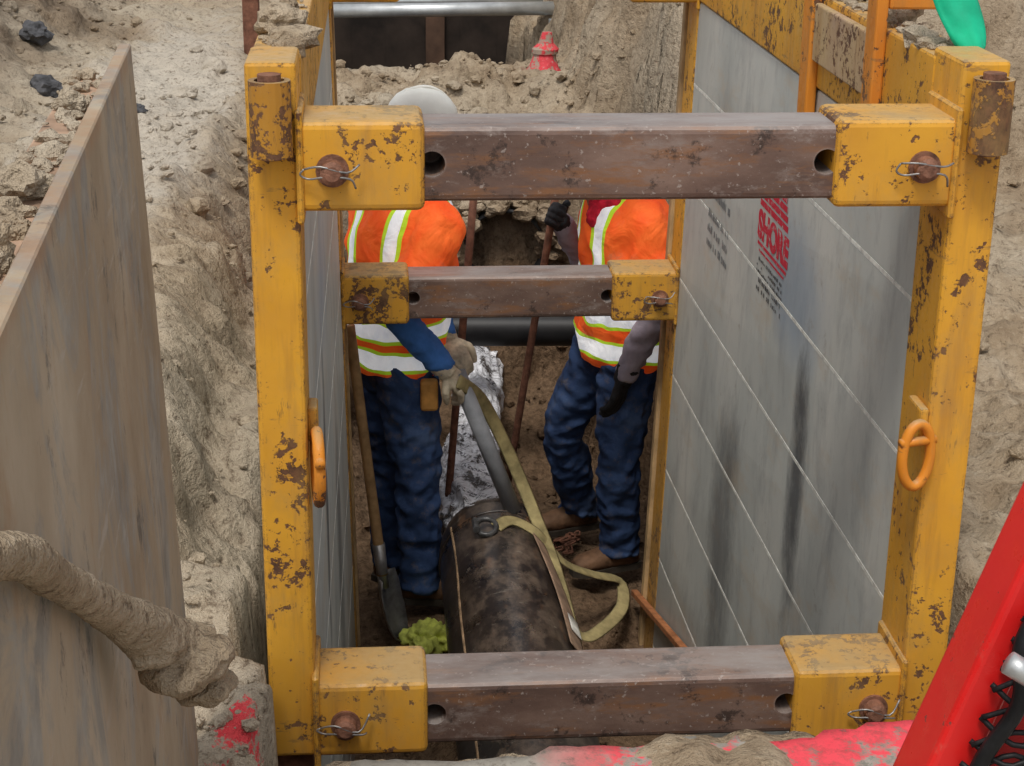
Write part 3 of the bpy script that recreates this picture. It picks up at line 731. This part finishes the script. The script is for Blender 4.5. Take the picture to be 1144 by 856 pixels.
# ---------------------------------------------------------------- red machine
RM=top('red_machine',(.95,1.6,-1.57),'glossy red steel machine frame with black hoses and grey rail','machine')
sx=.024
out=[(.785+sx,-.49),(.713+sx,-.705),(.606+sx,-1.024),(.52+sx,-1.28),(.45+sx,-1.53),(.62+sx,-1.53),(.68+sx,-1.28),(.72+sx,-1.024),(.80+sx,-.705),(.87+sx,-.49)]
vs=[(x,1.645,z) for x,z in out]+[(x,1.66,z) for x,z in out]; n=len(out)
fs=[list(range(n)),[n+i for i in range(n)][::-1]]+[[i,n+i,n+(i+1)%n,(i+1)%n] for i in range(n)]
mk('side_plate',vs,fs,simple('dark_red_paint',(.40,.014,.014),.5,var=.4,scale=8),RM)
a0=V((.738+sx,0,-.48));a1=V((.398+sx,0,-1.53)); nn=V((.948,0,-.318))
def P3(p,y,k): return (p.x+nn.x*k,y,p.z+nn.z*k)
v,f=bevel_hex([P3(a1,1.58,0),P3(a1,1.58,.050),P3(a1,1.66,.050),P3(a1,1.66,0),P3(a0,1.58,0),P3(a0,1.58,.050),P3(a0,1.66,.050),P3(a0,1.66,0)],.008,3)
mk('edge_beam',v,f,REDP,RM,smooth=False)
box('foot',.42,.95,1.60,1.72,-1.556,-1.53,REDP,RM)
mk('grey_rail',*tube([(.635,1.52,-.862),(.70,1.50,-.90),(.78,1.48,-.96),(.89,1.48,-1.05)],.0125,14,4),ALU,RM,smooth=True)
H=[]
hp=[[(.79,1.60,-.76),(.705,1.57,-.81),(.665,1.56,-.86),(.665,1.55,-.93),(.63,1.56,-1.02),(.61,1.58,-1.2)],
    [(.80,1.60,-.80),(.73,1.56,-.84),(.695,1.55,-.90),(.70,1.55,-.97),(.665,1.57,-1.08),(.68,1.58,-1.25)],
    [(.81,1.60,-.83),(.76,1.57,-.88),(.74,1.56,-.95),(.72,1.57,-1.05),(.71,1.58,-1.2)]]
for i in range(9):
    z=-.80-i*.03; x=.675-.008*i
    r1_,r2_,r3_=[random.uniform(-.012,.012) for _ in range(3)]
    hp.append([(x,1.575,z+r1_),(x+.04,1.55,z-.022+r2_),(x+.10,1.56,z+.012+r3_)])
    hp.append([(x,1.57,z-.012+r3_),(x+.05,1.555,z+.02+r1_),(x+.10,1.56,z-.03+r2_)])
for i,pp_ in enumerate(hp): H.append(tube(pp_,.009 if i<3 else .0032,8,5))
mk('black_hose',*join(H),BLK,RM,smooth=True)

vs=[];N=11;M=16
for i in range(M):
    u=i/(M-1); w=.040*math.sqrt(max(.015,1-(max(0,(u-.45)/.55))**2))*(.75+.35*u)
    for j in range(N):
        q=(j/(N-1)-.5)*2; vs.append(V((1.035+u*.085+q*w*.95,3.22-u*.06-.010*(1-q*q)+.006*noise.noise(V((q*2,u*5,1))),-.33-u*.19+q*w*.30)))
fs=[[i*N+j,i*N+j+1,(i+1)*N+j+1,(i+1)*N+j] for i in range(M-1) for j in range(N-1)]
o=mk('green_scoop',vs,fs,GREEN,None,smooth=True); m=o.modifiers.new('s','SOLIDIFY'); m.thickness=.004; evalmesh(o)
tag(o,'bright green plastic scoop blade resting on the box rim','scoop')

# ---------------------------------------------------------------- background excavation
FR=top('trench_brace',(.4,10.3,-1.6),'galvanised brace rails spanning the farther excavation','trench brace')
mk('rail',*tube([(-.45,10.35,-1.44),(1.15,10.3,-1.41)],.04,16,1),ALU,FR,smooth=True)
mk('rail',*tube([(-.45,10.75,-1.44),(1.15,10.7,-1.41)],.035,16,1),ALU,FR,smooth=True)
for x in (-.40,1.08): mk('rail_stand',*bevel_hex(c8(x-.03,x+.03,10.2,10.9,-1.62,-1.47),.006),ALU,FR)
FS=top('timber_sheeting',(.35,11.2,-2.5),'timber boards coloured dark for shade, lining the farther excavation','sheeting')
BRN=simple('brown_board',(.09,.052,.034),.85,var=.4,scale=6)
bx=-.42
for i,wd in enumerate([.30,.22,.26,.12,.10,.24,.28,.2]):
    box('board',bx,bx+wd,11.30+(.05 if i not in (3,) else 0),11.42,-2.7,-1.40-.03*(i%3),SHEET if i not in (3,) else BRN,FS,.001,1); bx+=wd
o=box('steel_post',-.70,-.61,9.85,9.95,-1.8,-1.0,RUST); tag(o,'short rusty steel post standing in loose dirt','post')
o=box('timber_block',-.50,-.34,8.75,9.9,-1.7,-1.42,WOOD); tag(o,'weathered timber beam lying beside the excavation','timber')
PS=top('pipe_riser',(.86,8.75,-1.62),'dusty pink painted pipe riser on the dirt ridge','pipe riser')
z=min(gh(.86,8.75),-1.52)-.03; k=1.1
def rs(l): return loft([((.86+.10*h,8.75,z+h*k),(r_*k,0,0),(0,r_*k*.9,0)) for h,r_ in l],18)
mk('riser_body',*rs([(0,.12),(.05,.105),(.09,.07),(.13,.055),(.16,.05)]),PINK,PS,smooth=True)
mk('riser_cap',*rs([(.155,.06),(.175,.062),(.20,.035),(.25,.022)]),PINK,PS)
P=[]
for i in range(60):
    a=random.uniform(0,6.28); q=random.uniform(.08,.26); P.append(rock((.86+math.cos(a)*q,8.73+math.sin(a)*q,z+.03+random.uniform(0,.05)),random.uniform(.015,.06),I2))
o=mk('dirt_mound',*join(P),CLOD); o['kind']='stuff'; o['label']='dirt lumps heaped around the painted riser'; o['category']='dirt'

# ---------------------------------------------------------------- people
def hand(W,F,N,curl=.6,flip=1,sc=1.0):
    F=V(F).normalized(); N0=V(N); N0=(N0-F*N0.dot(F)).normalized(); S=F.cross(N0)*flip; W=V(W)
    T=[]
    lens=[.040,.045,.042,.033]
    for i,o in enumerate([.030,.010,-.010,-.029]):
        K=W+F*(.085-.004*abs(i-1))*sc+S*o*sc
        T.append(tube([W+S*o*.55*sc,K],[.017,.0135],10,1))
        ang=0; p=K; pts=[K]
        for L in (lens[i],lens[i]*.68,lens[i]*.55):
            ang+=curl*(1+.08*(i-1)); d=F*math.cos(ang)+N0*math.sin(ang)
            p=p+d*L*sc; pts.append(p)
        T.append(tube(pts,[.0125,.0115,.0105,.0085],10,2))
    N=N0
    t0=W+F*.02*sc+S*.022*sc
    t1=t0+(F*.5+S*.75+N*.35).normalized()*.045*sc; t2=t1+(F*.75+S*.1+N*.65).normalized()*.034*sc; t3=t2+(F*.6-S*.25+N*.8).normalized()*.027*sc
    T.append(tube([t0,t1,t2,t3],[.017,.014,.012,.0095],10,2))
    return T
def person(loc,label,f,lean,arms,legs,head,shirt,vestmat,glove,gloveinfo,headdir,extra):
    e=top('person',loc,label,'person',local=True)
    f=V(f).normalized(); r=V((f.y,-f.x,0)); wd=extra.get('wide',0)
    c0=V(extra.get('pel',(0,0,0)))
    def cen(h):
        k=max(0,h-.95); return V((c0.x,c0.y,h))+V(lean)*k
    secs=[(.86,.150,.105),(.90,.160,.115),(.93,.165,.118),(1.02,.160,.116),(1.14,.158,.112),(1.28,.175,.120),(1.38,.185,.118),(1.45,.155,.095),(1.50,.085,.07),(1.53,.055,.055)]
    def torso(off,h0=0,h1=9): return loft([(cen(h),r*(w+off),f*(d+off)) for h,w,d in secs if h0<=h<=h1],28)
    armS=[];armB=[];capS=[]
    for ai,A in enumerate(arms):
        s,el,w=[V(q) for q in A]
        armS.append(tube([s-(el-s)*.05,s*.5+el*.5,el,el*.45+w*.55,w],[.062,.058,.053,.048,.038],14,4)); armS.append(ball(s,.064))
        armB.append(tube([s,el,w],[.045,.036,.026],12,4))
        m_=cen(1.42); cl=extra.get('cap',(.75,.75))[ai]
        capS.append(tube([m_*.45+s*.55+V((0,0,.015)),s+V((0,0,.0)),s*(1-cl*.6)+el*cl*.6,s*(1-cl)+el*cl],[.072,.076,.074,.078],16,4))
    legS=[];legB=[];boots=[]
    for hp,k,a,toe in legs:
        hp,k,a,toe=[V(q) for q in (hp,k,a,toe)]
        legS.append(tube([hp+V((0,0,.03)),hp*.5+k*.5,k,k*.5+a*.5,a+V((0,0,.03)),a-V((0,0,.02))],[.108,.092,.074,.073,.068,.078],16,4))
        legB.append(tube([hp,k,a],[.07,.05,.035],12,4))
        d=(toe-a); d.z=0; d.normalize(); s=d.cross(V((0,0,1)))
        g=V((a.x,a.y,a.z-.085))
        shaft=tube([a+V((0,0,.06)),a-V((0,0,.03))],[.052,.056],14,1)
        foot=loft([(g-d*.075+V((0,0,.045)),s*.030,V((0,0,.03))),(g-d*.05+V((0,0,.05)),s*.038,V((0,0,.045))),(g+d*.03+V((0,0,.056)),s*.044,V((0,0,.052))),(g+d*.10+V((0,0,.047)),s*.050,V((0,0,.042))),(g+d*.155+V((0,0,.042)),s*.047,V((0,0,.035))),(g+d*.19+V((0,0,.036)),s*.030,V((0,0,.024)))],16)
        ring=[(-.085,.028),(-.06,.040),(0,.042),(.06,.045),(.12,.054),(.17,.046),(.20,.02)]
        o1=[g+d*u+s*w for u,w in ring]+[g+d*u-s*w for u,w in ring[::-1]]
        m=len(o1); sv=o1+[p+V((0,0,.024)) for p in o1]; sf=[list(range(m))[::-1],[m+i for i in range(m)]]+[[i,(i+1)%m,m+(i+1)%m,m+i] for i in range(m)]
        boots.append(([shaft,foot],(sv,sf)))
    hc=V(head); hd=V(headdir).normalized(); hr=hd.cross(V((0,0,1))).normalized(); hu=hr.cross(hd)
    Rm=Matrix((hr,hd,hu)).transposed()
    nb=cen(1.48)
    B=[torso(-.025),tube([nb,nb*.5+hc*.5-hd*.01,hc-hu*.04],[.062,.056,.055],14,2),
       ball(hc,.1,.76,.93,1.12,20,14,Rm),ball(hc+hd*.035-hu*.055,.055,.9,.95,1,14,10,Rm),
       ball(hc+hd*.098-hu*.015,.016,.8,1.1,1.5,10,8,Rm),ball(hc+hd*.083-hu*.052,.02,1.3,.6,.5,10,8,Rm),ball(hc+hd*.07-hu*.095,.025,1,.9,.8,10,8,Rm)]
    for sgn in (-1,1): B.append(ball(hc+hr*sgn*.078-hu*.01,.03,.35,.7,1.1,10,8,Rm))
    for A in arms: B.append(ball(V(A[2]),.028))
    B+=armB+legB
    remesh('body',B,.0085,SKIN,e,3)
    for s in (-1,1): mk('eye',*ball(hc+hd*.083+hr*s*.031+hu*.018,.0115),EYE,e,smooth=True)
    hh=hc+hu*.045; ht=extra.get('hat',1.0)
    N=28; hv=[];hf=[]
    prof=[(.150,-.004,1.15),(.150,.0,1.15),(.122,.006,1.0),(.120,.03,1.0),(.114,.065,1.0),(.098,.095,1.0),(.072,.118,1),(.035,.132,1),(.002,.136,1)]
    for rr_,zz,ff in prof:
        for j in range(N):
            t=2*math.pi*j/N; fx=math.cos(t); fy=math.sin(t)
            hv.append(hh+hr*(rr_*.88*fx)+hd*(rr_*fy*(1.08 if ff==1 else (1.14 if fy>0 else .95)))+hu*zz*ht)
    for i in range(len(prof)-1):
        for j in range(N): hf.append([i*N+j,i*N+(j+1)%N,(i+1)*N+(j+1)%N,(i+1)*N+j])
    hat=mk('hard_hat',hv,hf,HAT,None,smooth=True); m=hat.modifiers.new('s','SOLIDIFY'); m.thickness=.004; evalmesh(hat); par(hat,e)
    mk('hat_ridge',*tube([hh+hd*a_+hu*z_*ht for a_,z_ in [(-.115,.05),(-.08,.112),(0,.138),(.08,.112),(.115,.05)]],.009,8,4,flat=.006,up=tuple(hu)),HAT,hat,smooth=True)
    remesh('shirt',[torso(.002,1.0,1.5)]+armS,.010,shirt,e,4,.012,11,(1,1,1.6))
    remesh('safety_vest',[torso(.026+wd,extra.get('hem',.93),1.5)]+capS,.009,vestmat,e,4,.024,7,(1,1,.8))
    pel=loft([(V((c0.x,c0.y,h)),r*w,f*d) for h,w,d in [(.80,.10,.085),(.86,.150,.105),(.93,.158,.112),(1.0,.150,.108)]],24)
    remesh('trousers',[pel]+legS,.009,JEAN,e,3,.022,9,(1.2,1.2,1.3))
    for b,sole in boots:
        bo=remesh('boot',b,.006,BOOT,e,3,.003,30); mk('sole',*sole,SOLE,bo)
    for gi,A in zip(gloveinfo,arms):
        F,N_,curl,flip=gi
        T=hand(V(A[2]),F,N_,curl,flip); el=V(A[1]); w=V(A[2]); dd=(w-el).normalized()
        T.append(tube([w-dd*.05,w+dd*.015],[.043,.034],14,1))
        remesh('glove',T,.0045,glove,e,2,.002,60)
    return e,cen,f,r
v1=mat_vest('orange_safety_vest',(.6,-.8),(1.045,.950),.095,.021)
p1,cen1,_,_=person((.115,5.90,-2.975),'worker in orange vest and jeans holding a sling and conduit',V((.80,.60,0)),(.09,.03,0),
  [[(.105,-.165,1.405),(-.03,-.235,1.14),(.125,-.225,.935)],[(-.115,.14,1.41),(.03,.22,1.16),(.14,-.06,.985)]],
  [[(-.005,-.085,.90),(.03,-.10,.49),(.045,-.085,.095),(.20,-.10,.09)],[(-.085,.06,.90),(-.05,.10,.50),(-.06,.13,.095),(.06,.26,.09)]],
  (.040,.025,1.655),BLUE,v1,GLOVC,[((.62,.10,-.62),(-.3,.55,-.6),.75,-1),((.3,-.75,-.3),(.3,0,-1),.8,1)],(.75,.35,-.22),{'pel':(-.045,0,0),'wide':.014,'cap':(.62,.7),'hat':1.05,'hem':.90})
p1.scale=(1.03,1.03,1.03)
mk('tool_pouch',*bevel_hex([(x+.070,y-.195,z) for x,y,z in c8(-.03,.03,-.022,.022,.785,.895)],.012),TAN,p1)
f2=V((-.93,-.30,0)).normalized(); r2=V((f2.y,-f2.x,0))
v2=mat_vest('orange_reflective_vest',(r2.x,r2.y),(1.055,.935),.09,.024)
p2,cen2,_,_=person((.895,6.06,-2.965),'worker in orange vest, grey sleeves and red neck cloth holding bar',f2,(-.01,-.02,0),
  [[(.06,-.165,1.405),(.10,-.235,1.12),(-.01,-.245,.86)],[(-.03,.16,1.40),(-.085,.28,1.15),(-.20,.17,1.33)]],
  [[(.035,-.085,.90),(.0,-.11,.49),(.03,-.03,.095),(-.13,-.08,.09)],[(-.02,.08,.90),(-.17,.18,.52),(-.085,.34,.095),(-.23,.30,.09)]],
  (-.095,-.035,1.575),GREYS,v2,GLOVB,[((-.22,.02,-.95),(-.6,.6,.1),.3,1),((-.45,-.45,.45),(.2,-.8,.2),.85,1)],(-.85,-.25,-.46),{'pel':(.02,0,0),'cap':(.55,.3),'wide':.012,'hem':.86})
nb=cen2(1.47)
pts=[nb+V((-.02,-.01,0))+r2*math.cos(t)*.088+f2*(math.sin(t)*.09+.015)+V((0,0,.012-.018*math.sin(t))) for t in [2*math.pi*i/24 for i in range(24)]]
T=[tube(pts,.023,10,1,closed=True)]; T.append(tube([nb+f2*.10+V((0,-.02,.0)),nb+f2*.13+V((0,-.03,-.04)),nb+f2*.14+V((0,-.04,-.09))],[.042,.032,.012],10,3))
remesh('neck_cloth',T,.006,REDB,p2,2,.008,25)
for p in (p1,p2): del p['_local']

# ---------------------------------------------------------------- camera, light
Rr=V((.9966,-.0789,.0119)).normalized(); Bk=V((-.0782,-.9369,.3405)); Bk=(Bk-Rr*Bk.dot(Rr)).normalized(); Up=Bk.cross(Rr)
cam=bpy.data.cameras.new('camera'); co=bpy.data.objects.new('camera',cam); link(co)
co.matrix_world=Matrix(((Rr.x,Up.x,Bk.x,0),(Rr.y,Up.y,Bk.y,0),(Rr.z,Up.z,Bk.z,0),(0,0,0,1)))
cam.sensor_width=36; cam.lens=36*1948/1144; cam.clip_start=.05; cam.clip_end=500
scene.camera=co
w=bpy.data.worlds.new('World'); scene.world=w; w.use_nodes=True; nt=w.node_tree
sky=nt.nodes.new('ShaderNodeTexSky'); sky.sky_type='NISHITA'; sky.sun_disc=False
el=math.radians(62); az=math.radians(200)
sky.sun_elevation=el; sky.sun_rotation=az; sky.dust_density=3; sky.air_density=1
hs=nt.nodes.new('ShaderNodeHueSaturation'); hs.inputs['Saturation'].default_value=.25
nt.links.new(sky.outputs[0],hs.inputs['Color']); nt.links.new(hs.outputs[0],nt.nodes['Background'].inputs[0])
nt.nodes['Background'].inputs[1].default_value=.15
sl=bpy.data.lights.new('sun','SUN'); sl.energy=1.5; sl.angle=math.radians(12); sl.color=(1,.95,.87)
so=bpy.data.objects.new('sun',sl); link(so)
sd=V((math.sin(az)*math.cos(el),math.cos(az)*math.cos(el),math.sin(el)))
so.rotation_euler=sd.to_track_quat('Z','Y').to_euler()
scene.view_settings.view_transform='Standard'; scene.view_settings.look='None'; scene.view_settings.exposure=0
